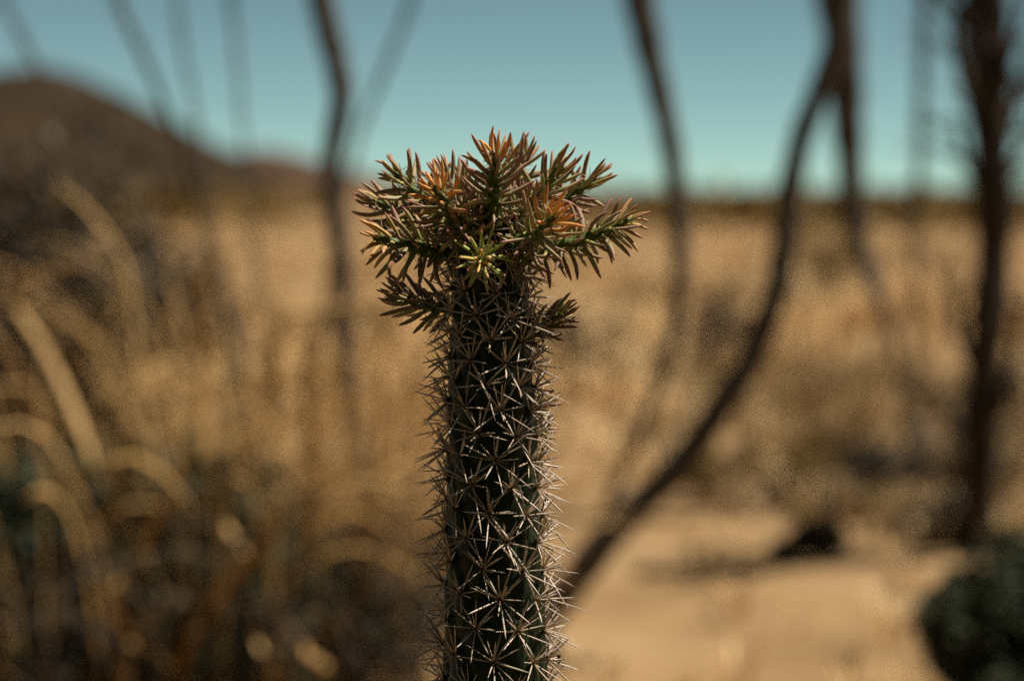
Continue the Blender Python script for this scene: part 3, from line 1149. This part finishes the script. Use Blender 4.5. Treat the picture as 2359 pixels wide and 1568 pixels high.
named = [
    nb([(400, 1300), (408, 1000), (402, 880), (420, 780), (400, 680), (385, 590)], 3.37, wd=0.0255),
    nb([(560, 1300), (590, 1000), (600, 860), (596, 780), (575, 700)], 3.53, wd=0.0213),
    nb([(270, 1420), (310, 1310), (350, 1215), (405, 1120), (440, 1010)], 3.21, wd=0.0213),
    nb([(430, 1500), (480, 1405), (560, 1305), (622, 1215), (640, 1150)], 3.21, wd=0.0234),
    nb([(290, 1560), (315, 1465), (365, 1402), (425, 1382)], 3.21, wd=0.0191),
    nb([(640, 1568), (740, 1478), (850, 1352), (938, 1262), (985, 1190)], 3.29, wd=0.0234),
    nb([(600, 1400), (500, 1180), (440, 1090)], 3.45, wd=0.0170),
    nb([(240, 1300), (150, 1085), (85, 930), (20, 815), (-40, 740)], 3.37, wd=0.0234),
    nb([(330, 900), (300, 660), (262, 560), (190, 470), (130, 420)], 3.53, wd=0.0234),
    nb([(150, 900), (30, 690), (120, 625), (245, 588)], 3.69, wd=0.0191),
    nb([(790, 1400), (845, 1160), (900, 1085), (975, 1058)], 3.53, wd=0.0213),
    nb([(700, 1300), (715, 1000), (700, 880), (722, 800), (735, 740)], 3.61, wd=0.0255),
    nb([(560, 1250), (610, 1160), (700, 1128), (790, 1100), (850, 1040)], 3.53, wd=0.0191),
    nb([(520, 1200), (545, 1050), (520, 960), (500, 860)], 3.45, wd=0.0213),
    nb([(600, 1568), (590, 1470), (575, 1390)], 3.29, wd=0.0170),
    nb([(730, 1568), (700, 1500), (670, 1440)], 3.21, wd=0.0191),
    nb([(40, 1568), (20, 1480), (-20, 1400)], 3.21, wd=0.0170),
    nb([(820, 1300), (872, 1000), (880, 900), (872, 830)], 3.69, wd=0.0213),
    nb([(620, 1100), (640, 760), (720, 722), (860, 692)], 3.85, wd=0.0170),
    nb([(300, 1200), (262, 1090), (245, 1000)], 3.37, wd=0.0191),
    nb([(100, 1300), (120, 1180), (110, 1060)], 3.53, wd=0.0191),
    nb([(470, 900), (455, 760), (470, 640), (520, 560)], 3.69, wd=0.0191),
]
straw_clump(B1, 0.30, 62, 0.42, 0.74, 0.013, 'big straw-coloured dry grass clump with long arching blades', named, 300)
b = W(130, 1568, 3.8)
straw_clump((b.x, 3.8, 0), 0.30, 50, 0.35, 0.70, 0.014, 'dry grass clump mostly of shade-toned dark blades, overlapping the dark stand-in shrub', (), 500)
b = W(860, 1568, 3.9)
straw_clump((b.x, 3.9, 0), 0.28, 190, 0.22, 0.58, 0.013, 'pale dry grass clump leaning towards the cholla stem', (), 25)
b = W(640, 1568, 4.7)
straw_clump((b.x, 4.7, 0), 0.32, 150, 0.4, 0.74, 0.014, 'golden dry grass clump at the foot of the many-stemmed ocotillo', (), 40)

# ------------------------------------------------------------------ dry grass over the plain
def field():
    tV, tF = [], []
    m = Mass()
    for q in range(11):
        a = random.uniform(0, 6.28)
        h = random.uniform(0.5, 1.0)
        P = blade_path((0.12 * math.cos(a), 0.12 * math.sin(a), 0), a + random.gauss(0, .5), h, random.uniform(.2, .8) * h, random.uniform(0, 1), 4)
        V, F, _ = tube(P[[0, 2, 3]], np.array([.026, .026, .003]), 3, 0.5)
        m.add(V, F)
    tV, tF = np.vstack(m.v), np.vstack(m.f)
    n = 13000
    y = 3.6 * (55 / 3.6) ** RNG.random(n)
    x = np.where(RNG.random(n) < 0.5, RNG.random(n) - 0.5, (RNG.random(n) - 0.5) * 3.4) * (y * 0.62)
    keep = (np.sin(x * 0.9 + 2) * np.cos(y * 0.55 + x * .3) + RNG.normal(0, 0.6, n)) > -0.05
    # an open sandy patch right of the cholla
    bare = (np.abs(x - 0.55) < 0.75) & (y > 3.7) & (y < 5.2)
    keep &= ~(bare & (RNG.random(n) < 0.75))
    x, y = x[keep], y[keep]
    n = len(x)
    C = np.stack([x, y, np.zeros(n)], -1)
    a = RNG.random(n) * 6.28
    R = np.zeros((n, 3, 3))
    R[:, 0, 0] = np.cos(a); R[:, 0, 1] = -np.sin(a); R[:, 1, 0] = np.sin(a); R[:, 1, 1] = np.cos(a); R[:, 2, 2] = 1
    V, F, k = scatter(tV, tF, C, RNG.uniform(0.06, 0.20, n) * np.clip(y / 6, 0.7, 1.6), R)
    pat = 0.5 + 0.28 * np.sin(x * 1.7 + 1.2 * np.sin(y * 0.6)) + 0.24 * np.sin(y * 0.8 + 1.9 * np.sin(x * 0.5 + 1)) + RNG.normal(0, 0.13, n)
    o = part('dry_grass', V, F, M['field'], None, (0, 0, 0), True, {'rnd': np.repeat(np.clip(pat, 0.02, 0.98), k)})
    tag(o, 'short straw-coloured dry grass covering the plain', 'grass', None, 'stuff')
    # far scrub along the horizon
    n = 4200
    y = 45 * (700 / 45) ** RNG.random(n)
    x = np.where(RNG.random(n) < 0.6, RNG.random(n) * 0.52 - 0.25, RNG.random(n) * 1.6 - 0.8) * y
    m = RNG.random(n) < np.where(x < 0, np.clip(-(x / y + 0.05) * 5, 0.05, 0.8), np.clip((x / y + 0.02) * 6, 0.1, 1))
    x, y = x[m], y[m]
    n = len(x)
    C, S = [], []
    per = 26
    for i in range(n):
        d = RNG.normal(size=(per, 3)) * np.array([0.8, 0.8, 0.45]) * 0.55
        d[:, 2] = np.abs(d[:, 2])
        C.append(np.array([x[i], y[i], 0]) + d)
    C = np.vstack(C)
    V, F, k = scatter(LEAF2[0], LEAF2[1], C, RNG.uniform(0.25, 0.5, len(C)), rand_rot(len(C)))
    o = part('far_scrub', V, F, M['olive_leaf'], None, (0, 0, 0), False, {'rnd': np.repeat(RNG.random(len(C)), k)})
    tag(o, 'distant olive-brown scrub in a dark band under the horizon', 'scrub', None, 'stuff')


field()
